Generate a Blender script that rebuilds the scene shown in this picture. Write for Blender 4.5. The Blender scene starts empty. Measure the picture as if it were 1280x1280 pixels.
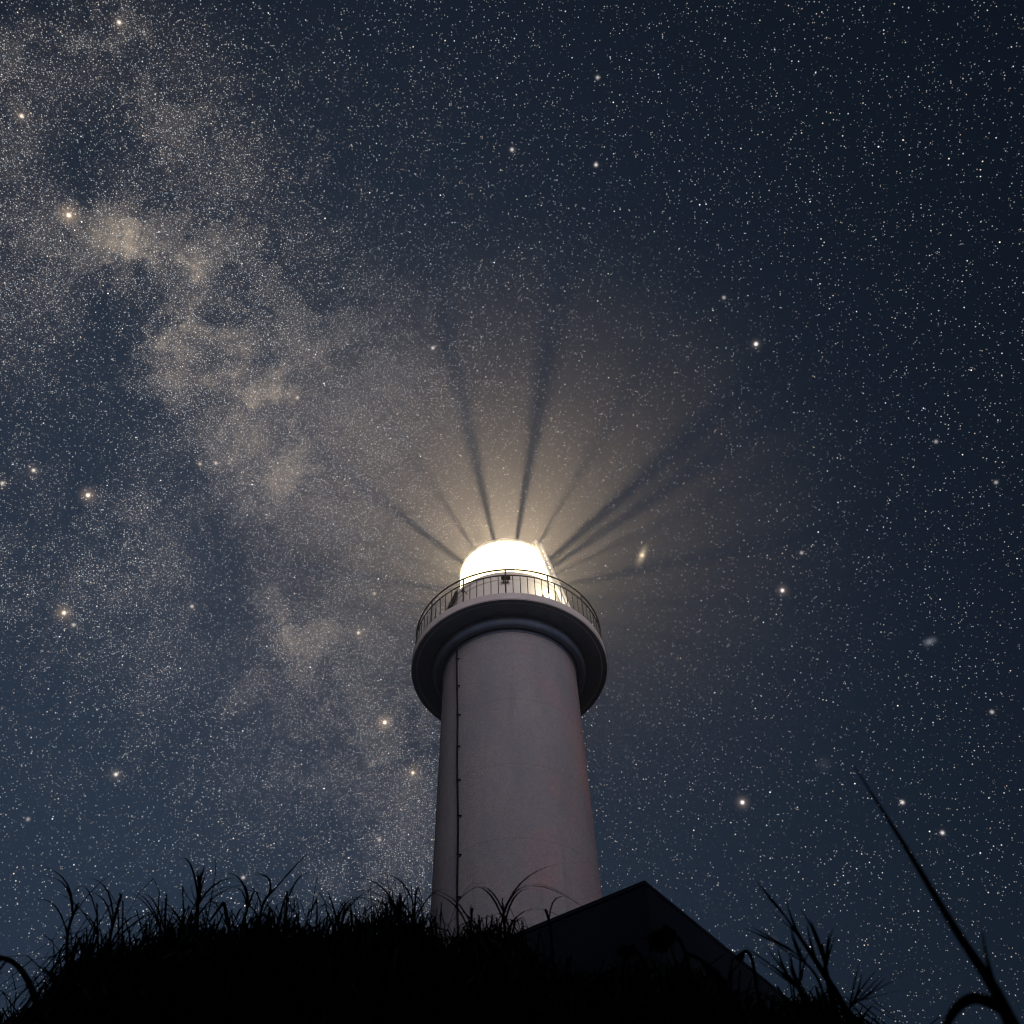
import bpy, bmesh, math, random
import numpy as np
from mathutils import Vector, Matrix
random.seed(7); rng = np.random.default_rng(7)
S = bpy.context.scene; COL = S.collection
PI = math.pi

# ------------------------------------------------------------------ camera
F = 1300.0                                   # focal length in pixels of the 1280 px photograph
PITCH, ROLL = math.radians(54.1), math.radians(-2.36)
EYE = Vector((0, 0, 0.6))
fwd = Vector((0, math.cos(PITCH), math.sin(PITCH)))
up0 = Vector((0, -math.sin(PITCH), math.cos(PITCH))); rt0 = Vector((1, 0, 0))
c_, s_ = math.cos(ROLL), math.sin(ROLL)
RT = c_ * rt0 + s_ * up0; UP = -s_ * rt0 + c_ * up0
cam = bpy.data.cameras.new('camera'); cam_o = bpy.data.objects.new('camera', cam); COL.objects.link(cam_o)
m = Matrix((RT, UP, -fwd)).transposed().to_4x4(); m.translation = EYE
cam_o.matrix_world = m
cam.sensor_width = 36; cam.sensor_height = 36; cam.sensor_fit = 'HORIZONTAL'; cam.lens = 36 * F / 1280
cam.clip_start = 0.05; cam.clip_end = 5000
cam.dof.use_dof = True; cam.dof.focus_distance = 38; cam.dof.aperture_fstop = 9
S.camera = cam_o
S.render.resolution_x = S.render.resolution_y = 1024

def ray(px, py):
    return (fwd + RT * ((px - 640) / F) - UP * ((py - 640) / F)).normalized()
def at(px, py, hd):
    """world point on the sight line of a photograph pixel, at horizontal distance hd"""
    d = ray(px, py); return EYE + d * (hd / math.hypot(d.x, d.y))

# ------------------------------------------------------------------ render, view
S.render.engine = 'CYCLES'
S.cycles.use_denoising = True; S.cycles.denoising_prefilter = 'ACCURATE'; S.cycles.denoising_input_passes = 'RGB_ALBEDO_NORMAL'
S.cycles.max_bounces = 6; S.cycles.volume_bounces = 0; S.cycles.transparent_max_bounces = 16
S.cycles.sample_clamp_indirect = 3
S.cycles.volume_step_rate = 1.0; S.cycles.pixel_filter_type = 'BLACKMAN_HARRIS'; S.cycles.filter_width = 1.15
S.view_settings.view_transform = 'Standard'; S.view_settings.look = 'None'
S.view_settings.exposure = 0; S.view_settings.gamma = 1

# ------------------------------------------------------------------ moon (the one sun lamp)
MOON_EL, MOON_AZ = math.radians(9), math.radians(14)   # from behind the camera, to the right
mv = Vector((math.sin(MOON_AZ) * math.cos(MOON_EL), -math.cos(MOON_AZ) * math.cos(MOON_EL), math.sin(MOON_EL)))
sun = bpy.data.lights.new('moon', 'SUN'); sun.energy = 2.0; sun.angle = math.radians(50); sun.color = (.97, .87, .96)
sun_o = bpy.data.objects.new('moon', sun); COL.objects.link(sun_o)
sun_o.rotation_euler = mv.to_track_quat('Z', 'Y').to_euler()

# ------------------------------------------------------------------ night sky
W = bpy.data.worlds.new('World'); S.world = W; W.use_nodes = True
nt = W.node_tree; nt.nodes.clear(); N = nt.nodes.new; L = nt.links.new
def M(op, *a, clamp=False):
    n = N('ShaderNodeMath'); n.operation = op; n.use_clamp = clamp
    for i, v in enumerate(a):
        if isinstance(v, (int, float)): n.inputs[i].default_value = v
        else: L(v, n.inputs[i])
    return n.outputs[0]
def VM(op, *a):
    n = N('ShaderNodeVectorMath'); n.operation = op
    for i, v in enumerate(a):
        if isinstance(v, (tuple, list, Vector)): n.inputs[i].default_value = tuple(v)
        elif isinstance(v, (int, float)): n.inputs['Scale'].default_value = v
        elif op == 'SCALE' and i == 1: L(v, n.inputs['Scale'])
        else: L(v, n.inputs[i])
    return n.outputs['Value'] if op in ('DOT_PRODUCT', 'LENGTH') else n.outputs[0]
tc = N('ShaderNodeTexCoord'); D0 = tc.outputs['Generated']
def noise(vec, scale, detail=4, rough=.55, dist=0.0):
    n = N('ShaderNodeTexNoise'); L(vec, n.inputs['Vector']); n.inputs['Scale'].default_value = scale
    n.inputs['Detail'].default_value = detail; n.inputs['Roughness'].default_value = rough
    n.inputs['Distortion'].default_value = dist
    return n
w1 = VM('SCALE', VM('SUBTRACT', noise(D0, 9, 5, .62).outputs['Color'], (.5, .5, .5)), .08)
w2 = VM('SCALE', VM('SUBTRACT', noise(D0, 45, 4, .6).outputs['Color'], (.5, .5, .5)), .03)
DW = VM('NORMALIZE', VM('ADD', VM('ADD', D0, w1), w2))
def blobs(lst, vec):
    acc = None
    for (x, y, s, a) in lst:
        k = (F / s) ** 2
        e = M('EXPONENT', M('MULTIPLY_ADD', VM('DOT_PRODUCT', vec, ray(x, y)), k, -k))
        acc = M('MULTIPLY_ADD', e, a, acc if acc is not None else 0.0)
    return acc
BRIGHT = [(0, 95, 42, .5), (20, 180, 30, .3), (150, 70, 55, .28), (215, 140, 60, .2), (250, 210, 60, .16), (150, 283, 18, .9), (172, 322, 22, 1.2), (158, 300, 14, .5),
          (112, 300, 32, .5), (200, 290, 25, .35), (240, 345, 24, .5), (232, 400, 32, .55), (212, 465, 24, .45), (300, 440, 75, .42),
          (292, 520, 38, .5), (300, 590, 34, .35), (360, 540, 80, .38), (430, 500, 80, .25), (410, 640, 70, .35), (350, 655, 45, .35),
          (205, 640, 45, .35), (160, 600, 50, .2), (345, 735, 26, .35), (352, 790, 26, .3), (392, 815, 30, .55), (425, 850, 32, .5),
          (420, 790, 40, .25), (470, 780, 70, .25), (480, 900, 45, .3), (515, 985, 26, .4), (440, 960, 60, .2), (470, 1070, 50, .28), (525, 1100, 45, .3),
          (140, 735, 60, .18), (60, 300, 40, .3), (40, 380, 60, .25), (60, 700, 90, .1), (300, 850, 90, .12), (340, 940, 80, .1),
          (560, 560, 100, .1), (330, 600, 250, .24), (262, 325, 18, .4), (250, 345, 16, .55), (238, 375, 15, .55), (227, 408, 15, .65), (220, 438, 15, .55), (214, 470, 15, .45), (266, 478, 24, .35), (308, 560, 28, .4), (322, 618, 28, .35), (372, 790, 20, .35), (405, 832, 18, .4), (100, 330, 170, .14), (500, 1000, 110, .12), (310, 300, 90, .14)]
DARKS = [(165, 400, 24, .7), (130, 432, 28, .35), (78, 215, 26, .45), (115, 175, 30, .25), (200, 370, 18, .6), (262, 382, 12, .8), (290, 388, 10, .6), (252, 450, 14, .6),
         (180, 520, 26, .4), (235, 590, 20, .5), (120, 590, 40, .3), (270, 640, 34, .7), (305, 700, 34, .6), (290, 760, 30, .4), (395, 705, 26, .6), (380, 750, 16, .4),
         (415, 820, 16, .4), (90, 560, 60, .5), (195, 265, 10, .6), (180, 345, 8, .8), (385, 900, 34, .4), (410, 1040, 34, .4), (470, 850, 22, .3)]
neb = blobs(BRIGHT, DW); drk = blobs(DARKS, DW)
n1 = noise(DW, 22, 7, .66).outputs['Fac']; n2 = noise(D0, 90, 5, .7).outputs['Fac']
mod = M('MULTIPLY', M('MULTIPLY_ADD', n1, 2.5, -.35, clamp=False), M('MULTIPLY_ADD', n2, 1.5, .25))
mod = M('MAXIMUM', mod, 0.12)
keep = M('EXPONENT', M('MULTIPLY', drk, -1.7))
n3 = noise(DW, 11, 7, .62).outputs['Fac']; q3 = M('MULTIPLY_ADD', n3, 24.0, -12.3)          # thin branching dust lanes
keep = M('MULTIPLY', keep, M('MULTIPLY_ADD', M('EXPONENT', M('MULTIPLY', M('MULTIPLY', q3, q3), -1.0)), -.45, 1.0))
MW = M('MULTIPLY', M('MULTIPLY', neb, mod), keep)           # milky way density
def rgb(c, f):
    n = N('ShaderNodeVectorMath'); n.operation = 'SCALE'; n.inputs[0].default_value = c
    L(f, n.inputs['Scale']); return n.outputs[0]
def addv(*v):
    a = v[0]
    for b in v[1:]: a = VM('ADD', a, b)
    return a
# air glow: dark at the top right, paler towards the lower left
air = blobs([(60, 1150, 620, 1.0), (700, 1250, 420, .18), (330, 500, 420, .35)], D0)
base = addv(rgb((.0135, .0220, .0370), air), rgb((.0028, .0050, .0100), M('ADD', 1.0, 0.0)))
mwcol = addv(rgb((.046, .038, .036), MW), rgb((.026, .020, .011), M('MULTIPLY', MW, MW)))
# a trace of scattered moonlight
sky = N('ShaderNodeTexSky'); sky.sky_type = 'NISHITA'; sky.sun_disc = False
sky.sun_elevation = MOON_EL; sky.sun_rotation = math.atan2(mv.x, mv.y)
skyv = VM('MULTIPLY', sky.outputs[0], (.0007, .0008, .0010))
# stars: cells of a Voronoi pattern over the directions
def stars(scale, rad, thresh, gain, dens_gain, dens_base, seed):
    off = VM('ADD', D0, (seed * .371, seed * .173, seed * .517))
    v = N('ShaderNodeTexVoronoi'); v.feature = 'F1'; L(off, v.inputs['Vector']); v.inputs['Scale'].default_value = scale
    v.inputs['Randomness'].default_value = 1
    sep = N('ShaderNodeSeparateColor'); L(v.outputs['Color'], sep.inputs[0])
    prob = M('MULTIPLY_ADD', MW, dens_gain, dens_base)
    on = M('LESS_THAN', sep.outputs[0], prob)
    mag = M('POWER', sep.outputs[1], thresh)
    core = M('MULTIPLY_ADD', v.outputs['Distance'], -1.0 / rad, 1.0, clamp=True)
    core = M('MULTIPLY', core, core)
    f = M('MULTIPLY', M('MULTIPLY', core, M('MULTIPLY_ADD', mag, 1.0, .06)), M('MULTIPLY', on, gain))
    col = N('ShaderNodeMix'); col.data_type = 'RGBA'; L(sep.outputs[2], col.inputs[0])
    col.inputs[6].default_value = (1, .80, .62, 1); col.inputs[7].default_value = (.72, .86, 1, 1)
    return VM('SCALE', col.outputs[2], f)
st = addv(stars(760, .62, 1.6, 1.15, 1.9, .07, 1), stars(360, .34, 3.4, 1.9, .7, .15, 2), stars(170, .165, 5.0, 4.2, .10, .20, 3))
# the named bright stars, a spindle galaxy and two small clusters
BS = [(86, 269, 1.5, 1), (110, 619, 1.2, .8), (80, 766, 1.2, .9), (27, 145, .8, .8), (481, 903, 1.5, .9), (516, 966, 1.0, 1), (448, 791, .8, .9),
      (145, 968, .8, .6), (945, 430, 1.6, .2), (928, 1003, 1.5, .4), (978, 738, 1.3, .4), (1128, 1003, .9, .1), (1178, 1041, .8, .1),
      (745, 206, .8, .1), (149, 28, .9, .6), (42, 588, .6, .7), (240, 758, .5, .5), (372, 497, .4, .9), (541, 435, .7, .3), (747, 97, .5, .1),
      (640, 187, .7, .2), (304, 1097, .5, .3), (92, 781, .4, .6), (474, 1050, .4, .6), (1002, 691, .4, .2), (905, 372, .4, .1), (250, 580, .4, .8),
      (1240, 890, .5, .1), (1245, 603, .4, .1), (1170, 552, .4, .1), (35, 1024, .3, .3), (270, 579, .4, .7), (3, 604, .5, .8), (468, 742, .4, .9)]
bsum = None
for (x, y, a, warm) in BS:
    a *= .62 + .38 * min(1, warm * 1.4)
    dp = VM('DOT_PRODUCT', D0, ray(x, y))
    k = (F / 1.25) ** 2; k2 = (F / (2.8 + 3.0 * warm)) ** 2
    g = M('MULTIPLY', M('EXPONENT', M('MULTIPLY_ADD', dp, k, -k)), a * 1.5)
    h = M('MULTIPLY', M('EXPONENT', M('MULTIPLY_ADD', dp, k2, -k2)), .11 * a * a * min(1, warm + .35))
    v = addv(rgb((1, .93 - .1 * warm, .95 - .35 * warm), g), rgb((1, .86 - .16 * warm, .85 - .42 * warm), h))
    bsum = v if bsum is None else VM('ADD', bsum, v)
gal = rgb((1, .80, .52), blobs([(802.5, 694, 1.8, .8)] + [(802.5 + 2.1 * k, 694 - 5.0 * k, 2.6, .42 * math.exp(-(k / 1.7) ** 2)) for k in range(-3, 4)], D0))
fuz = rgb((.8, .85, 1), blobs([(1162, 802, 2.2, .16), (1158, 804, 2.5, .06), (1167, 800, 2.5, .06), (966, 1177, 3, .05), (1030, 955, 5, .02)], D0))
tot = addv(base, mwcol, skyv, st, bsum, gal, fuz)
bg = N('ShaderNodeBackground'); L(tot, bg.inputs['Color']); bg.inputs['Strength'].default_value = 1.0
wo = N('ShaderNodeOutputWorld'); L(bg.outputs[0], wo.inputs['Surface'])
W.cycles.sampling_method = 'NONE'

# ------------------------------------------------------------------ materials
def mat(name, col, rough=.8, metal=0.0, var=None, scale=4, bump=0.0, bscale=30, spec=.5, stretch=None):
    """procedural surface: colour varied by noise between col and var"""
    mt = bpy.data.materials.new(name); mt.use_nodes = True; t = mt.node_tree; b = t.nodes['Principled BSDF']
    b.inputs['Base Color'].default_value = (*col, 1); b.inputs['Roughness'].default_value = rough; b.inputs['Metallic'].default_value = metal
    b.inputs['Specular IOR Level'].default_value = spec
    co = t.nodes.new('ShaderNodeTexCoord'); src = co.outputs['Object']
    if stretch:
        mp = t.nodes.new('ShaderNodeMapping'); mp.inputs['Scale'].default_value = stretch; t.links.new(src, mp.inputs[0]); src = mp.outputs[0]
    if var:
        n = t.nodes.new('ShaderNodeTexNoise'); n.inputs['Scale'].default_value = scale; n.inputs['Detail'].default_value = 8; n.inputs['Roughness'].default_value = .65
        t.links.new(src, n.inputs['Vector'])
        r = t.nodes.new('ShaderNodeValToRGB'); r.color_ramp.elements[0].position = .35; r.color_ramp.elements[1].position = .68
        r.color_ramp.elements[0].color = (*col, 1); r.color_ramp.elements[1].color = (*var, 1)
        t.links.new(n.outputs['Fac'], r.inputs[0]); t.links.new(r.outputs[0], b.inputs['Base Color'])
    if bump:
        n2 = t.nodes.new('ShaderNodeTexNoise'); n2.inputs['Scale'].default_value = bscale; n2.inputs['Detail'].default_value = 6
        t.links.new(co.outputs['Object'], n2.inputs['Vector'])
        bp = t.nodes.new('ShaderNodeBump'); bp.inputs['Strength'].default_value = bump; bp.inputs['Distance'].default_value = .03
        t.links.new(n2.outputs['Fac'], bp.inputs['Height']); t.links.new(bp.outputs[0], b.inputs['Normal'])
    return mt
M_SHAFT = mat('weathered_white_render', (.235, .24, .272), .85, var=(.31, .30, .32), scale=.8, bump=.9, bscale=22, stretch=(1, 1, .35))
def weather_and_tint(mt, grain=.16, seam=2.7, pink=(.40, .27, .27)):
    t = mt.node_tree; b = t.nodes['Principled BSDF']; lk = t.links; old = b.inputs['Base Color'].links[0].from_socket
    co = t.nodes.new('ShaderNodeTexCoord').outputs['Object']
    def nz(sc, det, st=(1, 1, 1), ro=.6):
        mp = t.nodes.new('ShaderNodeMapping'); mp.inputs['Scale'].default_value = st; lk.new(co, mp.inputs[0])
        n = t.nodes.new('ShaderNodeTexNoise'); n.inputs['Scale'].default_value = sc; n.inputs['Detail'].default_value = det; n.inputs['Roughness'].default_value = ro; lk.new(mp.outputs[0], n.inputs['Vector']); return n.outputs['Fac']
    def mt_(op, a, b_, c=0.0, clamp=False):
        n = t.nodes.new('ShaderNodeMath'); n.operation = op; n.use_clamp = clamp
        for i, v in enumerate((a, b_, c)):
            if isinstance(v, (int, float)): n.inputs[i].default_value = v
            else: lk.new(v, n.inputs[i])
        return n.outputs[0]
    def mix(f, a, b_, mode='MIX'):
        n = t.nodes.new('ShaderNodeMix'); n.data_type = 'RGBA'; n.blend_type = mode
        if isinstance(f, (int, float)): n.inputs[0].default_value = f
        else: lk.new(f, n.inputs[0])
        for k, v in ((6, a), (7, b_)):
            if isinstance(v, tuple): n.inputs[k].default_value = (*v, 1)
            else: lk.new(v, n.inputs[k])
        return n.outputs[2]
    sp = t.nodes.new('ShaderNodeSeparateXYZ'); lk.new(co, sp.inputs[0])
    c = mix(mt_('MULTIPLY_ADD', nz(.38, 5), 4.0, mt_('MULTIPLY_ADD', sp.outputs[0], .32, -2.15), True), old, pink)                     # pink tinge in patches, stronger towards the right
    c = mix(mt_('MULTIPLY_ADD', nz(2.2, 6, (1, 1, .06)), 3.0, -1.72, True), c, (.16, .16, .175))   # rain streaks
    fr = mt_('PINGPONG', mt_('ADD', sp.outputs[2], mt_('MULTIPLY', nz(1.5, 2), .04)), seam / 2)
    c = mix(mt_('MULTIPLY', mt_('MULTIPLY_ADD', fr, -30.0, 1.0, True), .22), c, (.08, .08, .09))   # pour seams
    g = mt_('MULTIPLY_ADD', nz(9, 12, (1, 1, 1), .85), 2 * grain * 4, 1 - grain * 4)
    v = t.nodes.new('ShaderNodeVectorMath'); v.operation = 'SCALE'; lk.new(c, v.inputs[0]); lk.new(g, v.inputs['Scale'])
    lk.new(v.outputs[0], b.inputs['Base Color'])
weather_and_tint(M_SHAFT)
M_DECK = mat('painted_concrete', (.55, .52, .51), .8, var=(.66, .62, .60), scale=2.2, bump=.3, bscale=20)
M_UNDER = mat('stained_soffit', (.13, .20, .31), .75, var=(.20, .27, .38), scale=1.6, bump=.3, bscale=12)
weather_and_tint(M_UNDER, .2, 50, (.16, .18, .22))
M_ROOM = mat('white_wall_paint', (.86, .83, .74), .7, var=(.90, .87, .79), scale=2, bump=.15, bscale=25)
M_RAIL = mat('dark_rail_paint', (.010, .010, .012), .6, var=(.016, .015, .015), scale=20)
M_LADDER = mat('white_ladder_paint', (.8, .8, .78), .4, var=(.7, .7, .68), scale=10)
M_BAR = mat('lantern_bar_steel', (.25, .25, .25), .5, var=(.3, .3, .3), scale=10)
M_CABLE = mat('black_cable', (.007, .007, .008), .8, var=(.012, .012, .012), scale=10, spec=.1)
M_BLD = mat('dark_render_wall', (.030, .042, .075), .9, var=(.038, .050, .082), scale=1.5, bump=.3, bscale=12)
M_GRASS = mat('night_grass', (.022, .030, .020), .8, var=(.040, .044, .026), scale=5, spec=.15)
M_STRAW = mat('dry_straw', (.022, .021, .020), .85, var=(.036, .033, .026), scale=8, spec=.15)
M_SOIL = mat('soil', (.02, .018, .015), .95, var=(.03, .026, .02), scale=2, bump=.5, bscale=6)
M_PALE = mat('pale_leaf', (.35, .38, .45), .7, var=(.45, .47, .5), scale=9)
def emit_glass():
    mt = bpy.data.materials.new('lit_lantern_glass'); mt.use_nodes = True; t = mt.node_tree; t.nodes.clear()
    tr = t.nodes.new('ShaderNodeBsdfTransparent'); em = t.nodes.new('ShaderNodeEmission'); ad = t.nodes.new('ShaderNodeAddShader'); o = t.nodes.new('ShaderNodeOutputMaterial')
    em.inputs['Color'].default_value = (1, .78, .40, 1); em.inputs['Strength'].default_value = 3.8
    tr.inputs['Color'].default_value = (.97, .97, .95, 1)
    t.links.new(tr.outputs[0], ad.inputs[0]); t.links.new(em.outputs[0], ad.inputs[1]); t.links.new(ad.outputs[0], o.inputs[0])
    return mt
M_GLASS = emit_glass()
def emit_mat(name, col, st):
    mt = bpy.data.materials.new(name); mt.use_nodes = True; t = mt.node_tree; t.nodes.clear()
    em = t.nodes.new('ShaderNodeEmission'); o = t.nodes.new('ShaderNodeOutputMaterial'); em.inputs['Color'].default_value = (*col, 1); em.inputs['Strength'].default_value = st
    t.links.new(em.outputs[0], o.inputs[0]); return mt

# ------------------------------------------------------------------ helpers
def link(name, me, material=None, parent=None, smooth=False):
    o = bpy.data.objects.new(name, me); COL.objects.link(o)
    if material and not me.materials: me.materials.append(material)
    if smooth:
        for p in me.polygons: p.use_smooth = True
    if parent: o.parent = parent
    return o
def build(name, bm, material, parent=None, smooth=False):
    me = bpy.data.meshes.new(name); bmesh.ops.recalc_face_normals(bm, faces=bm.faces); bm.to_mesh(me); bm.free()
    return link(name, me, material, parent, smooth)
def tag(o, label, cat, group=None, kind=None):
    if label: o['label'] = label
    if cat: o['category'] = cat
    if group: o['group'] = group
    if kind: o['kind'] = kind
    return o
def lathe(bm, prof, seg=128, closed=True):
    rings = []
    for (r, z) in prof:
        rings.append([bm.verts.new((r * math.cos(2 * PI * i / seg), r * math.sin(2 * PI * i / seg), z)) for i in range(seg)])
    n = len(rings)
    for k in range(n if closed else n - 1):
        a, b = rings[k], rings[(k + 1) % n]
        for i in range(seg): bm.faces.new((a[i], a[(i + 1) % seg], b[(i + 1) % seg], b[i]))
def cap(bm, r, z, seg=128):
    bm.faces.new([bm.verts.new((r * math.cos(2 * PI * i / seg), r * math.sin(2 * PI * i / seg), z)) for i in range(seg)])
def tube(bm, pts, rads, seg=8):
    pts = [Vector(p) for p in pts]; prev = None
    if isinstance(rads, (int, float)): rads = [rads] * len(pts)
    rings = []
    for i, p in enumerate(pts):
        t = (pts[min(i + 1, len(pts) - 1)] - pts[max(i - 1, 0)]).normalized()
        a = t.cross(Vector((0, 0, 1)) if abs(t.z) < .9 else Vector((1, 0, 0))).normalized() if prev is None else (prev - t * prev.dot(t)).normalized()
        prev = a; b = t.cross(a)
        rings.append([bm.verts.new(p + (a * math.cos(2 * PI * k / seg) + b * math.sin(2 * PI * k / seg)) * rads[i]) for k in range(seg)])
    for r0, r1 in zip(rings, rings[1:]):
        for k in range(seg): bm.faces.new((r0[k], r0[(k + 1) % seg], r1[(k + 1) % seg], r1[k]))
    bm.faces.new(rings[0][::-1]); bm.faces.new(rings[-1])
def box(bm, c, size, rot=0.0, bev=0.0):
    g = bmesh.ops.create_cube(bm, size=1); vs = g['verts']
    bmesh.ops.scale(bm, vec=size, verts=vs)
    if bev: 
        r = bmesh.ops.bevel(bm, geom=list({e for v in vs for e in v.link_edges}), offset=bev, segments=2, affect='EDGES'); vs = list({v for f in r['faces'] for v in f.verts} | {v for v in vs if v.is_valid})
    bmesh.ops.rotate(bm, cent=(0, 0, 0), matrix=Matrix.Rotation(rot, 3, 'Z'), verts=vs)
    bmesh.ops.translate(bm, vec=c, verts=vs)

# ------------------------------------------------------------------ ground
bm = bmesh.new(); nG = 60
def gh(x, y):      # nearly level, with an unseen ridge added behind the camera to block low moonlight
    t = max(0.0, min(1.0, (-y - 10) / 22)); return .10 * math.sin(x * .21) * math.cos(y * .17) - .05 + 31 * t * t * (3 - 2 * t) * (1 + .06 * math.sin(x * .13))
gx = [-1500, -600, -250, -120, -70] + [-50 + 2.5 * i for i in range(41)] + [70, 120, 250, 600, 1500]
gv = [[bm.verts.new((x, y, gh(x, y) if abs(x) < 130 and abs(y) < 60 else (gh(x, -50) if y < -60 else -.05))) for x in gx] for y in gx]
for j in range(len(gx) - 1):
    for i in range(len(gx) - 1): bm.faces.new((gv[j][i], gv[j][i + 1], gv[j + 1][i + 1], gv[j + 1][i]))
tag(build('ground', bm, M_SOIL, smooth=True), None, None, kind='structure')

# ------------------------------------------------------------------ lighthouse (local origin: axis on the ground)
U = 27.0
def Z(v): return v * U + EYE.z
LH = bpy.data.objects.new('lighthouse', None); COL.objects.link(LH); LH.location = (-.0122 * U, U, 0)
tag(LH, 'round white lighthouse with a railed gallery and blazing glass lantern', 'lighthouse')
def az(phi, r, z):           # phi = 0 faces the camera, positive to the right
    p = math.radians(phi); return Vector((r * math.sin(p), -r * math.cos(p), z))
RG, RTOP, RBOT = .1325 * U, .0891 * U, .0986 * U
ZG, ZD = Z(1.0100), Z(1.0232)          # gallery underside, deck
ZT = Z(.9960)
bm = bmesh.new()
lathe(bm, [(RBOT + (RTOP - RBOT) * t / 24, ZT * t / 24) for t in range(25)], 160, closed=False)
build('shaft', bm, M_SHAFT, LH, True)
# corbel under the gallery: a rounded ring, a cove, then the shaft
def arc(cr, cz, r, a0, a1, n=10): return [(cr + r * math.cos(math.radians(a0 + (a1 - a0) * i / n)), cz + r * math.sin(math.radians(a0 + (a1 - a0) * i / n))) for i in range(n + 1)]
bm = bmesh.new()
prof = [(RTOP - .05, ZT - .02), (RTOP + .03, ZT - .02), (RTOP + .05, ZT + .12)] + arc(RTOP + .20, ZT + .22, .16, -170, 20) + [(RTOP + .38, ZT + .33), (RTOP + .40, ZG + .03), (RTOP - .05, ZG + .03)]
lathe(bm, prof, 160)
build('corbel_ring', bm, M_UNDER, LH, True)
bm = bmesh.new()
prof = [(RTOP + .10, ZG + .04), (RG - .22, ZG + .025), (RG - .18, ZG - .005), (RG - .03, ZG - .005), (RG, ZG + .025), (RG, ZD - .03), (RG - .03, ZD), (RTOP - .4, ZD), (RTOP - .4, ZG + .3)]
lathe(bm, prof, 192)
gal_o = build('gallery_slab', bm, M_DECK, LH)
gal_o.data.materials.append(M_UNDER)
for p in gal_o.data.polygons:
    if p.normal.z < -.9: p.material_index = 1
# watch room and ledge
RW, ZW = .0895 * U, Z(1.115)
bm = bmesh.new()
lathe(bm, [(RW, ZD - .02), (RW, ZW - .16), (RW + .05, ZW - .13), (RW + .05, ZW), (RW + .02, ZW + .02), (RW - .9, ZW + .06), (RW - .9, ZD - .02)], 128)
room = build('watch_room', bm, M_ROOM, LH)
bm = bmesh.new(); lathe(bm, [(RW + .006, ZW - .42), (RW + .03, ZW - .40), (RW + .03, ZW - .37), (RW + .006, ZW - .35)], 128)
build('string_course', bm, M_ROOM, LH)
# lantern
RL, ZL0, ZL1 = .0696 * U, ZW + .05, Z(1.214)
bm = bmesh.new(); lathe(bm, [(RL, ZL0), (RL, ZL1)], 63, closed=False); 
glass = build('lantern_glass', bm, M_GLASS, LH, True)
bm = bmesh.new(); lathe(bm, [(RL - .02, ZL0 - .06), (RL + .07, ZL0 - .06), (RL + .07, ZL0 + .10), (RL + .02, ZL0 + .14), (RL - .02, ZL0 + .14)], 128)
build('sill_ring', bm, M_ROOM, LH)
bars = [9.3 + 17.143 * k for k in range(21)]
strong = {0: 1.0, 20: 1.0, 2: .95, 18: .95}
bar_me = {}
for k, a in enumerate(bars):
    w = {20: .085, 0: .095, 18: .105, 2: .14, 16: .12, 4: .11, 19: .04, 1: .035, 17: .05, 3: .05}.get(k, .05)
    if w not in bar_me:
        bm = bmesh.new(); box(bm, (0, 0, (ZL0 + ZL1) / 2), (w, .05, ZL1 - ZL0 + .1)); me = bpy.data.meshes.new('lantern_bar'); bm.to_mesh(me); bm.free(); me.materials.append(M_BAR); bar_me[w] = me
    o = bpy.data.objects.new('lantern_bar', bar_me[w]); COL.objects.link(o); o.parent = LH
    o.location = az(a, RL - .06, 0); o.rotation_euler = (0, 0, math.radians(a))
bm = bmesh.new()
rp = [(RL + .03, ZL1 - .02), (RL + .05, ZL1 + .08)] + [((RL + .02) * math.cos(math.radians(t)), ZL1 + .08 + 0.45 * math.sin(math.radians(t))) for t in range(10, 86, 8)] + [(.12, ZL1 + .54), (.12, ZL1 + .65), (.22, ZL1 + .70), (.22, ZL1 + .80), (.05, ZL1 + .9), (.03, ZL1 + 1.3), (.001, ZL1 + 1.31), (.001, ZL1 + .4), (RL - .25, ZL1)]
lathe(bm, rp, 96); build('roof', bm, M_ROOM, LH, True)
# glowing lens drum and pedestal
bm = bmesh.new(); ZC = Z(1.168)
lathe(bm, [(.10, ZL0 + .1), (.35, ZL0 + .1), (.30, ZL0 + .25), (.12, ZC - .55), (.10, ZC - .55)], 32)
build('lamp_pedestal', bm, M_BAR, LH)
# railing
rail = bpy.data.objects.new('railing', None); COL.objects.link(rail); rail.parent = LH
RR = RG - .10; ZM, ZTR = Z(1.0615), Z(1.0735)
def ring(name, r, z, rad):
    bm = bmesh.new(); lathe(bm, [(r + rad * math.cos(2 * PI * k / 8), z + rad * math.sin(2 * PI * k / 8)) for k in range(8)], 160)
    return build(name, bm, M_RAIL, rail, True)
ring('top_rail', RR, ZTR, .030); ring('middle_rail', RR, ZM, .024); ring('bottom_rail', RR, ZD + .06, .018)
bm = bmesh.new(); tube(bm, [(0, 0, ZD + .06), (0, 0, ZM)], .017, 6); bal = bpy.data.meshes.new('baluster'); bm.to_mesh(bal); bm.free(); bal.materials.append(M_RAIL)
bm = bmesh.new(); tube(bm, [(0, 0, ZD - .01), (0, 0, ZTR)], .026, 8); bmesh.ops.create_cone(bm, cap_ends=True, segments=10, radius1=.06, radius2=.05, depth=.03, matrix=Matrix.Translation((0, 0, ZD + .015)))
pst = bpy.data.meshes.new('post'); bm.to_mesh(pst); bm.free(); pst.materials.append(M_RAIL)
for k in range(84):
    isp = k % 6 == 0
    o = bpy.data.objects.new('post' if isp else 'baluster', pst if isp else bal); COL.objects.link(o); o.parent = rail; o.location = az(k * 360 / 84, RR, 0)
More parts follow.
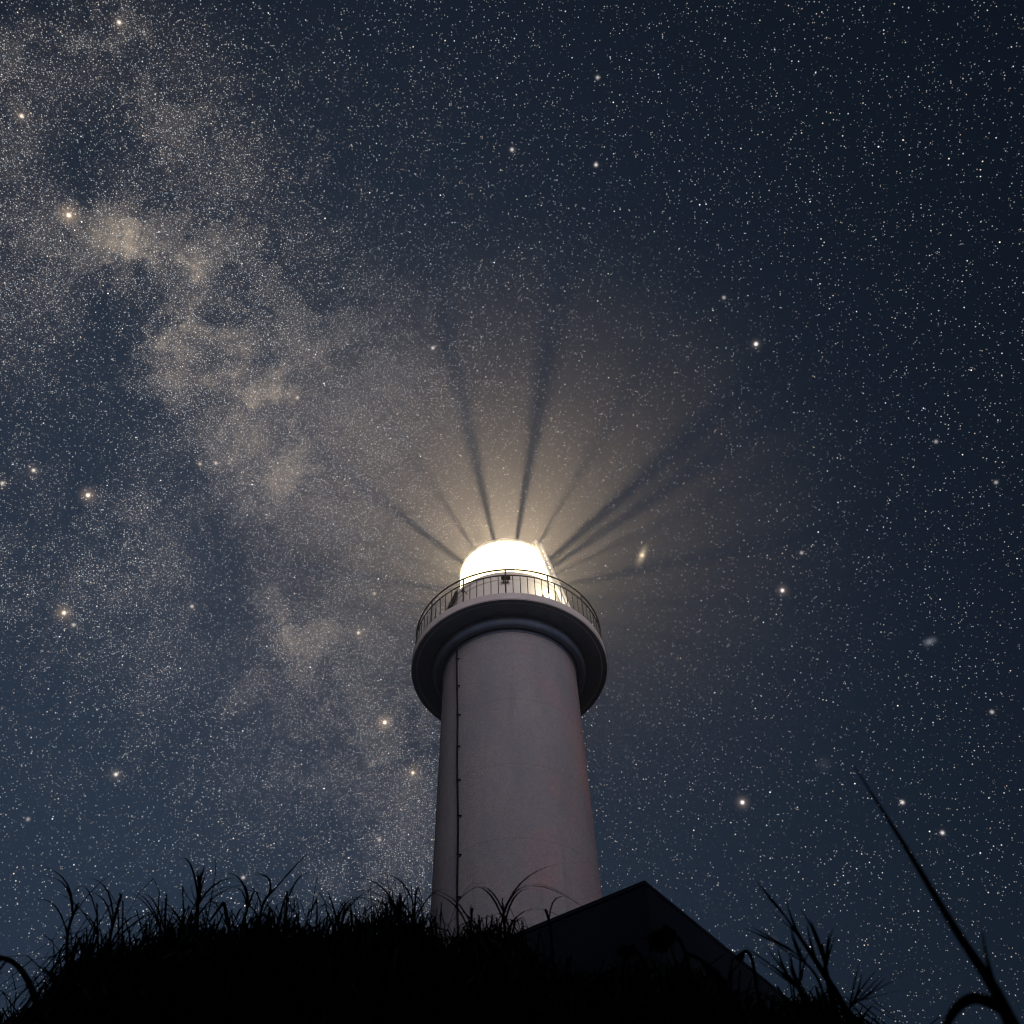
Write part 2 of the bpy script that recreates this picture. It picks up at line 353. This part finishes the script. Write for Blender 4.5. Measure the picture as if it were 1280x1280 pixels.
# leaning ladder up to the lantern roof, right of centre
lad = bpy.data.objects.new('ladder', None); COL.objects.link(lad); lad.parent = LH
a0, a1 = az(57, .1105 * U, ZD), az(42, RL + .14, ZL1 + .12)
side = (a1 - a0).cross(az(50, 1, 0)).normalized() * .15
for s in (-1, 1):
    bm = bmesh.new(); tube(bm, [a0 + side * s, a1 + side * s, a1 + side * s + Vector((0, 0, .14)), az(42, RL - .25, ZL1 + .22) + side * s], .08, 8); build('ladder_rail', bm, M_LADDER, lad, True)
nr = 20
for k in range(1, nr):
    p = a0.lerp(a1, k / nr); bm = bmesh.new(); tube(bm, [p - side, p + side], .03, 6); build('rung', bm, M_LADDER, lad, True)
# dark slanting brace on the left, small fittings on the wall
bm = bmesh.new()
b0, b1 = az(-54, .1125 * U, ZD), az(-49, RW + .07, ZW - .08)
tube(bm, [b0, b1], [.09, .075], 4); build('brace', bm, M_CABLE, LH)
bm = bmesh.new(); box(bm, (0, 0, 0), (.34, .16, .15), bev=.03)
for s in (-1, 1): box(bm, (s * .08, .12, 0), (.04, .14, .10))
jb = build('signal_box', bm, M_CABLE, LH); jb.location = az(0, RW + .19, ZW - .52); jb['label'] = 'small dark box fixed to the lit wall'
bm = bmesh.new(); p = az(-37, RW, ZW - .55); q = az(-37, RW + .28, ZW - .5)
tube(bm, [p, q, q + Vector((.02, 0, -.12))], .018, 6); bmesh.ops.create_icosphere(bm, subdivisions=2, radius=.06, matrix=Matrix.Translation(q + Vector((.02, 0, -.15))))
tube(bm, [q + Vector((0, 0, -.1)), az(-37, RW + .05, ZD)], .01, 6)
build('wall_fitting', bm, M_CABLE, LH)
# bulkhead lamp assumed at the bright wall patch, added to lift wall and ladder
bl = bpy.data.objects.new('added_wall_lamp', None); COL.objects.link(bl); bl.parent = LH; bl.location = az(38, RW + .003, Z(1.079)); bl.rotation_euler = (0, 0, math.radians(38))
bm = bmesh.new(); box(bm, (0, -.03, 0), (.34, .06, .24), bev=.015); build('back_plate', bm, M_ROOM, bl)
bm = bmesh.new(); bmesh.ops.create_uvsphere(bm, u_segments=20, v_segments=12, radius=.13); bmesh.ops.scale(bm, vec=(1, .8, .75), verts=bm.verts); bmesh.ops.translate(bm, vec=(0, -.15, 0), verts=bm.verts)
build('lamp_globe', bm, emit_mat('lit_globe', (1, .86, .6), 8.0), bl, True)
wl = bpy.data.lights.new('added_wall_lamp_light', 'POINT'); wl.energy = 45; wl.color = (1, .84, .58); wl.shadow_soft_size = .08
wlo = bpy.data.objects.new('added_wall_lamp_light', wl); COL.objects.link(wlo); wlo.parent = bl; wlo.location = (0, -.55, 0)
# lightning conductor with clips, down the left of the shaft
def rsh(z): return RBOT + (RTOP - RBOT) * z / ZT
cab = bpy.data.objects.new('conductor_cable', None)
pts = []; zz = ZT
while zz > 0:
    pts.append(az(-47.2 + 25 * (1 - zz / ZT) + .35 * math.sin(zz * 1.35) + .25 * math.sin(zz * .6 + 1), rsh(zz) + .045, zz)); zz -= .23
bm = bmesh.new(); tube(bm, pts, .032, 6); cab = build('conductor_cable', bm, M_CABLE, LH, True)
for k in range(19):
    z = Z(.978) - 1.37 * k
    if z < .3: break
    bm = bmesh.new(); a = -47.2 + 25 * (1 - z / ZT) + .35 * math.sin(z * 1.35) + .25 * math.sin(z * .6 + 1)
    tube(bm, [az(a - .6, rsh(z) + .02, z + .02), az(a, rsh(z) + .075, z), az(a + 2.6, rsh(z) + .02, z - .05)], .024, 6); build('clip', bm, M_CABLE, cab)

# ------------------------------------------------------------------ the lamp: a lens that throws a flat fan of light
lp = bpy.data.lights.new('lantern_lamp', 'POINT'); lp.energy = 112000.0; lp.shadow_soft_size = .085; lp.color = (1, 1, 1); lp.use_nodes = True
t = lp.node_tree; t.nodes.clear(); em = t.nodes.new('ShaderNodeEmission'); oo = t.nodes.new('ShaderNodeOutputLight'); t.links.new(em.outputs[0], oo.inputs[0])
nt = t; N = nt.nodes.new; L = nt.links.new
tcl = N('ShaderNodeTexCoord'); sp = N('ShaderNodeSeparateXYZ'); L(tcl.outputs['Normal'], sp.inputs[0])
zq = M('MULTIPLY', sp.outputs[2], 1 / .038); fan = M('EXPONENT', M('MULTIPLY', M('MULTIPLY', zq, zq), -1.0))
fan = M('MULTIPLY', fan, M('MULTIPLY_ADD', M('EXPONENT', M('MULTIPLY_ADD', sp.outputs[1], -2.2, -2.2)), .78, .22))   # strongest towards the viewer's side
em.inputs['Color'].default_value = (1, .76, .52, 1); L(fan, em.inputs['Strength'])
lo = bpy.data.objects.new('lantern_lamp', lp); COL.objects.link(lo); lo.parent = LH; lo.location = (0, 0, ZC)

# ------------------------------------------------------------------ sea mist round the lantern
bm = bmesh.new(); RM = 17.5
bmesh.ops.create_icosphere(bm, subdivisions=4, radius=RM)
mm = bpy.data.materials.new('mist'); mm.use_nodes = True; nt = mm.node_tree; nt.nodes.clear(); N = nt.nodes.new; L = nt.links.new
pv = N('ShaderNodeVolumePrincipled'); oo = N('ShaderNodeOutputMaterial'); L(pv.outputs[0], oo.inputs['Volume'])
pv.inputs['Color'].default_value = (.95, .93, .92, 1); pv.inputs['Anisotropy'].default_value = .45
to = N('ShaderNodeTexCoord'); ln = VM('LENGTH', to.outputs['Object'])
lq = M('MULTIPLY', ln, 1 / RM); fr = M('SUBTRACT', 1.0, M('MULTIPLY', lq, lq), clamp=True)
L(M('MULTIPLY', M('POWER', fr, 2.6), .022), pv.inputs['Density'])
mm.cycles.volume_sampling = 'EQUIANGULAR'
mist = build('mist', bm, mm); mist.location = LH.location + Vector((0, 0, ZC))
tag(mist, 'thin sea mist glowing in the beams around the lantern', 'mist', kind='stuff')
mist.visible_shadow = True

# ------------------------------------------------------------------ dark building beside the tower
c0 = at(806, 1099, 11.0); HB = c0.z
def at_h(px, py, z):
    d = ray(px, py); return EYE + d * ((z - EYE.z) / d.z)
cl, cr = at_h(640, 1167, HB), at_h(1000, 1258, HB)
cl = c0 + (cl - c0) * 1.25; cr = c0 + (cr - c0) * 1.6
cb = cl + cr - c0
BLD = bpy.data.objects.new('outbuilding', None); COL.objects.link(BLD); BLD.location = (c0.x, c0.y, 0)
tag(BLD, 'dark flat roofed building whose corner rises right of the lighthouse', 'building')
def prism(bm, poly, z0, z1):
    a = [bm.verts.new((p.x - c0.x, p.y - c0.y, z0)) for p in poly]; b = [bm.verts.new((p.x - c0.x, p.y - c0.y, z1)) for p in poly]
    n = len(poly); bm.faces.new(a[::-1]); bm.faces.new(b)
    for i in range(n): bm.faces.new((a[i], a[(i + 1) % n], b[(i + 1) % n], b[i]))
def inset(poly, d):
    ce = sum(poly, Vector()) / len(poly); return [p + (ce - p).normalized() * d for p in poly]
poly = [c0, cr, cb, cl]
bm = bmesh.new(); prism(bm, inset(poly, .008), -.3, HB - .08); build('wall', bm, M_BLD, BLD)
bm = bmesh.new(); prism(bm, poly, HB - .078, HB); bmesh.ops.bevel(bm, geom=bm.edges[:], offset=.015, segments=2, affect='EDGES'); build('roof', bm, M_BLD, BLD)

# ------------------------------------------------------------------ grass
class Ribbons:
    def __init__(s): s.v = []; s.f = []
    def blade(s, p0, p1, p2, w, n=8, twist=0.0, p3=None):
        base = len(s.v); prev = None
        side = Vector((math.cos(twist), math.sin(twist), 0))
        for i in range(n + 1):
            t = i / n
            if p3 is None: p = p0 * (1 - t) ** 2 + p1 * 2 * t * (1 - t) + p2 * t * t
            else: p = p0 * (1 - t) ** 3 + p1 * 3 * t * (1 - t) ** 2 + p2 * 3 * t * t * (1 - t) + p3 * t ** 3
            ww = w * (1 - t ** 2.2) * (.55 + .45 * min(1, t * 5)) + .0004
            fold = Vector((0, 0, ww * .25))
            s.v += [p - side * ww, p - fold, p + side * ww]
            if i:
                b = base + 3 * i
                s.f += [(b - 3, b - 2, b + 1, b), (b - 2, b - 1, b + 2, b + 1)]
    def build(s, name, material, parent=None):
        me = bpy.data.meshes.new(name); me.from_pydata([tuple(v) for v in s.v], [], s.f)
        return link(name, me, material, parent, True)
PX = [-120, 0, 30, 60, 90, 130, 180, 230, 300, 350, 400, 450, 500, 528, 545, 575, 620, 640, 680, 740, 790, 840, 900, 950, 985, 1020, 1045, 1075, 1130]
PY = [1290, 1270, 1262, 1238, 1206, 1188, 1178, 1158, 1160, 1150, 1165, 1150, 1146, 1150, 1176, 1164, 1152, 1165, 1205, 1215, 1205, 1200, 1228, 1250, 1248, 1235, 1250, 1275, 1310]
def prof_y(x): return float(np.interp(x, PX, PY))
R = Ribbons()
def arch(x, y, d, w, droop, spread=.45, tdir=None):
    """one arching blade whose highest point shows at pixel (x, y)"""
    a = at(x, y, d); az_ = random.uniform(0, 2 * PI) if tdir is None else tdir
    o = Vector((math.cos(az_), math.sin(az_), 0)) * spread
    hz = max(a.z, .3); z2 = hz * (1 - droop); z1 = hz + math.sqrt(max(hz * hz - hz * z2, 0))
    p0 = Vector((a.x, a.y, -.05)) - o * .55; p2 = Vector((a.x, a.y, z2)) + o * .5
    p1 = Vector((a.x, a.y, z1)) - o * .2
    R.blade(p0, p1, p2, w, 9, random.uniform(-.9, .9))
for i in range(5200):
    x = random.uniform(-110, 1120); d = random.uniform(2.3, 5.2)
    y = prof_y(x) + abs(random.gauss(0, 34)) - 2
    arch(x, y, d, random.uniform(.003, .007), random.uniform(.02, .4), random.uniform(.1, .6))
for i in range(4200):        # the dense body lower down
    x = random.uniform(-140, 1130); d = random.uniform(2.3, 4.2)
    y = max(prof_y(x) + 45, 1195) + random.uniform(0, 170)
    arch(x, y, d, random.uniform(.006, .011), random.uniform(.05, .5), random.uniform(.1, .6))
for i in range(330):         # wispy tops against the sky
    x = random.uniform(70, 560); d = random.uniform(2.6, 4.5)
    arch(x, prof_y(x) - random.expovariate(1 / 14), d, random.uniform(.0022, .0045), random.uniform(.0, .22), random.uniform(.08, .5))
tufts = [(100, 1165), (135, 1160), (205, 1140), (235, 1140), (262, 1155), (335, 1135), (360, 1130), (425, 1135), (462, 1130), (478, 1122), (505, 1130), (520, 1135), (600, 1140), (618, 1138), (632, 1142), (560, 1165)]
for (tx, ty) in tufts:
    d = random.uniform(2.6, 3.8)
    for k in range(16):
        arch(tx + random.gauss(0, 12), ty + abs(random.gauss(0, 16)), d + random.gauss(0, .1), random.uniform(.002, .0045), random.uniform(.0, .2), random.uniform(.04, .26))
g = R.build('tall_grass', M_GRASS); tag(g, 'dense black bank of tall arching grass in front of the tower', 'grass', kind='stuff')

def smooth_path(pts, n=24):
    out = []; P = [pts[0]] + pts + [pts[-1]]
    for i in range(1, len(P) - 2):
        for k in range(n // (len(pts) - 1) + 1):
            t = k / (n // (len(pts) - 1) + 1)
            p0, p1, p2, p3 = P[i - 1], P[i], P[i + 1], P[i + 2]
            out.append(.5 * ((2 * p1) + (p2 - p0) * t + (2 * p0 - 5 * p1 + 4 * p2 - p3) * t * t + (3 * p1 - p0 - 3 * p2 + p3) * t ** 3))
    out.append(P[-1]); return out
def stalk(name, label, cat, px, d, w0, w1, leaves=3, plume=0, plen=.1, group=None, hang=1.0, fat=None, start=.62):
    w0 *= 1.15; w1 *= 1.35
    """a grass stem through photograph pixels px at distance d, with its leaves and (if any) feathery seed head"""
    P = [at(x, y, d) for (x, y) in px]
    ground = Vector((P[0].x + random.uniform(-.05, .05), P[0].y + .05, -.03))
    path = [ground, ground.lerp(P[0], .5)] + smooth_path(P, 40); root = path[0].copy()
    T = bpy.data.objects.new(name, None); COL.objects.link(T); T.location = root; tag(T, label, cat, group)
    n = len(path); bm = bmesh.new()
    tube(bm, [p - root for p in path], [w0 + (w1 - w0) * (i / (n - 1)) ** 1.5 for i in range(n)], 6); build('stem', bm, M_STRAW, T, True)
    for k in range(leaves):
        i = int(n * random.uniform(.45, .85)); p = path[i] - root; dr = (path[min(i + 3, n - 1)] - path[i]).normalized()
        a = random.choice([-1, 1]) * random.uniform(.6, 1.4); o = Vector((math.sin(a), -.3 * math.cos(a), 0)) * random.uniform(.10, .28)
        q = Ribbons(); q.blade(p, p + dr * .16 + o * .3, p + o + Vector((0, 0, random.uniform(-.02, .16))), min(max(w0 * .5, .002), .0032), 8, random.uniform(-.5, .5)); q.build('leaf', M_GRASS, T)
    if plume:
        q = Ribbons(); i0 = int(n * start)
        for k in range(plume):
            u = random.random(); i = i0 + int((n - 1 - i0) * u); p = path[i] - root; dr = (path[min(i + 2, n - 1)] - path[max(i - 1, 0)]).normalized()
            ln = plen * random.uniform(.5, 1.0) * (1.1 - .5 * u); sd = .55 if start > .62 else .35; o = Vector((random.gauss(0, sd), random.gauss(0, .35), random.gauss(0, .5) if start > .62 else 0))
            e = p + dr * ln * .5 + o * ln * .5 + Vector((0, 0, -ln * hang * random.uniform(.5, 1)))
            q.blade(p, p + dr * ln * .5 + o * ln * .35, e, (fat or .0016), 5, random.uniform(-1, 1))
        q.build('seed_head', M_STRAW, T)
    return T
GA = 'upright grass stalks standing above the bank'
stalk('grass_stalk', 'slender stalk curving up to the right at the far left of the grass bank', 'grass stalk', [(86, 1290), (84, 1215), (85, 1165), (97, 1131)], 2.9, .005, .0022, 4, 26, .06, GA, .2)
stalk('grass_stalk', 'feathery stalk leaning right, second tall one from the left', 'grass stalk', [(132, 1290), (134, 1215), (138, 1170), (151, 1120)], 2.9, .005, .0025, 4, 34, .07, GA, .1)
stalk('grass_stalk', 'thin straight stalk just left of the feathery leaning one', 'grass stalk', [(125, 1290), (123, 1200), (122, 1160), (121, 1129)], 3.1, .004, .0015, 3, 8, .05, GA, .1)
stalk('grass_stalk', 'thin upright stalk left of the tallest forked stalk', 'grass stalk', [(206, 1290), (206, 1200), (206, 1160), (208, 1118)], 3.1, .005, .002, 3, 16, .05, GA, .1)
stalk('grass_stalk', 'needle thin stalk between the thin upright and the tallest forked stalk', 'grass stalk', [(232, 1290), (231, 1200), (230, 1150), (228, 1108)], 3.0, .004, .0012, 3, 6, .05, GA, .1)
stalk('grass_stalk', 'tallest stalk of the left bank with a forked bushy tip', 'grass stalk', [(247, 1290), (246, 1180), (247, 1130), (250, 1096)], 2.8, .006, .0030, 3, 50, .075, GA, -.8)
stalk('grass_stalk', 'stalk snapped over into an inverted V shape', 'grass stalk', [(290, 1290), (289, 1180), (284, 1150), (280, 1130), (275, 1134), (262, 1152)], 2.6, .006, .0022, 1, 0, .05, GA, .1)
stalk('grass_stalk', 'straight stalk leaning right beside the snapped one', 'grass stalk', [(298, 1290), (302, 1170), (308, 1140), (317, 1115)], 2.8, .005, .0018, 3, 6, .05, GA, .1)
stalk('grass_stalk', 'stalk forking right above the middle of the left bank', 'grass stalk', [(325, 1290), (324, 1170), (329, 1130), (343, 1111)], 3.0, .005, .0018, 6, 12, .05, GA, .1)
stalk('grass_stalk', 'short club tipped stalk near the brightest glint in the grass', 'grass stalk', [(354, 1290), (355, 1190), (357, 1150), (359, 1116)], 3.0, .004, .0024, 3, 16, .035, GA, .1)
stalk('grass_stalk', 'fan of thin blades on a stalk left of the tower foot', 'grass stalk', [(430, 1290), (426, 1190), (421, 1150), (411, 1118)], 3.0, .004, .0016, 6, 10, .06, GA, .1)
stalk('grass_stalk', 'bushy pointed stalk just left of the tower foot', 'grass stalk', [(497, 1290), (498, 1180), (499, 1150), (499, 1130)], 3.0, .006, .0030, 5, 50, .07, GA, -.9)
stalk('grass_stalk', 'thin stalk rising along the left edge of the tower', 'grass stalk', [(512, 1290), (514, 1190), (518, 1145), (520, 1110)], 3.0, .005, .0014, 4, 5, .06, GA, .1)
stalk('grass_stalk', 'dark spiky stalk standing against the tower wall', 'grass stalk', [(586, 1290), (586, 1190), (588, 1160), (590, 1140)], 3.0, .005, .0026, 2, 16, .04, GA, -.8)
stalk('grass_stalk', 'stalk with arching leaves in the middle of the tower foot', 'grass stalk', [(634, 1290), (632, 1190), (630, 1150), (628, 1128)], 2.8, .006, .0022, 7, 12, .10, GA, .5)
stalk('grass_stalk', 'club tipped stalk crossing the roof edge of the dark building', 'grass stalk', [(694, 1290), (690, 1190), (687, 1155), (682, 1137)], 2.8, .004, .0032, 1, 14, .03, GA, .1)
stalk('drooping_plume', 'drooping feathery plume hanging at the left edge of the picture', 'grass plume', [(62, 1310), (48, 1262), (36, 1228), (18, 1204), (-6, 1197), (-34, 1206)], 1.9, .006, .0022, 0, 130, .16, None, 1.0, .0022)
stalk('drooping_plume', 'large nodding plume in front of the dark building', 'grass plume', [(872, 1320), (864, 1240), (860, 1205), (852, 1180), (840, 1170), (824, 1172)], 1.7, .0028, .0024, 0, 420, .050, None, .35, .0024, .74)
stalk('drooping_plume', 'small nodding plume left of the large one', 'grass plume', [(824, 1320), (814, 1240), (806, 1205), (796, 1190), (784, 1188)], 1.9, .0028, .0022, 0, 260, .042, None, .35, .0024, .76)
stalk('drooping_plume', 'little hooked seed head on the right roof slope of the building', 'grass plume', [(958, 1320), (948, 1250), (943, 1215), (939, 1196), (932, 1189), (925, 1194)], 1.9, .0030, .0024, 0, 160, .018, None, .6, .0018, .86)
stalk('drooping_plume', 'arm like plume bending down to the right of the large nodding one', 'grass plume', [(846, 1320), (850, 1230), (858, 1195), (880, 1203), (900, 1222), (912, 1245)], 1.8, .0030, .0024, 0, 240, .036, None, .8, .0022, .6)
# thick leafy plant on the right
def bush(name, label, cat, stems, d):
    root = at(stems[0][0][0], stems[0][0][1], d); root.z = -.03
    T = bpy.data.objects.new(name, None); COL.objects.link(T); T.location = root; tag(T, label, cat)
    for st_ in stems:
        w = st_[-1]; P = [at(x, y, d) for (x, y) in st_[:-1]]
        path = [root + Vector((random.uniform(-.04, .04), 0, 0))] + smooth_path(P, 30); n = len(path)
        bm = bmesh.new(); tube(bm, [p - root for p in path], [w * (1 - .88 * (i / (n - 1)) ** 1.6) for i in range(n)], 6); build('stem', bm, M_STRAW, T, True)
        q = Ribbons()
        for k in range(7):
            i = int(n * random.uniform(.45, .97)); p = path[i] - root; dr = (path[min(i + 1, n - 1)] - path[i - 1]).normalized(); o = Vector((random.uniform(-1, 1), random.uniform(-.5, .5), 0)) * .05
            q.blade(p, p + dr * .04 + o * .3, p + dr * .07 + o * .8, .0020, 6, random.uniform(-.6, .6))
        q.build('leaf_spray', M_GRASS, T)
    return T
bush('leafy_weed', 'dark spiky weed with thick stems right of the dark building', 'plant',
     [[(1080, 1310), (1050, 1250), (1022, 1205), (1000, 1172), (978, 1141), .0065], [(1052, 1310), (1040, 1250), (1032, 1210), (1028, 1178), .0065],
      [(1040, 1310), (1015, 1262), (992, 1228), (972, 1212), .006], [(1030, 1300), (1010, 1250), (1000, 1235), (1004, 1218), .004], [(1078, 1310), (1062, 1270), (1066, 1256), (1085, 1247), .003],
      [(1045, 1310), (1025, 1230), (1003, 1200), (980, 1180), .003]], 1.7)
# the long near stem that crosses the right of the frame, with its arching leaf
root = at(1300, 1340, .95); root.z = -.03
T = bpy.data.objects.new('leaning_reed', None); COL.objects.link(T); T.location = root
tag(T, 'long thin near reed leaning left across the stars at the right', 'reed')
path = [root] + smooth_path([at(x, y, .95) for (x, y) in [(1290, 1330), (1262, 1275), (1238, 1228), (1195, 1163), (1140, 1072), (1100, 1008), (1068, 958)]], 48); n = len(path)
ip = n // 4
ws = [.0072 * (1 - t) ** 1.15 + .0006 for t in np.linspace(0, 1, n)]
bm = bmesh.new(); tube(bm, [p - root for p in path], ws, 8); build('stem', bm, M_STRAW, T, True)
for (nm, pts_, w) in (('leaf', [(1262, 1290), (1258, 1268), (1240, 1254), (1216, 1248), (1194, 1262), (1180, 1290), (1172, 1330)], .0051), ('leaf', [(1275, 1320), (1252, 1262), (1240, 1222), (1232, 1190), (1228, 1165)], .0036), ('leaf', [(1300, 1330), (1290, 1300), (1282, 1288), (1278, 1284)], .003)):
    pp = smooth_path([at(x, y, .95) for (x, y) in pts_], 30); nn = len(pp)
    bm = bmesh.new(); tube(bm, [p - root for p in pp], [w * (1 - .8 * abs(2 * i / (nn - 1) - .7) ** 2 / 1.7) if nm and w > .005 else w * (1 - .85 * i / (nn - 1)) for i in range(nn)], 6); build(nm, bm, M_GRASS, T, True)
# two small leaves given a pale colour, low in the bank
for (x, y, lab) in ((880, 1228, 'small pale leaf below the large nodding plume'), (908, 1273, 'small pale leaf low at the bottom edge of the bank')):
    p = at(x, y, 1.6); q = Ribbons(); q.blade(Vector((-.05, 0, -p.z)), Vector((-.05, .0, -.2)), Vector((0, 0, 0)), .0016, 6)
    o = q.build('pale_sprig', M_STRAW); o.location = p; tag(o, lab, 'leaf')
    q = Ribbons(); q.blade(Vector((-.006, 0, -.003)), Vector((0, 0, .003)), Vector((.007, 0, .004)), .0022, 6, 1.2); q.build('leaf', M_PALE, o)
bpy.context.view_layer.update()
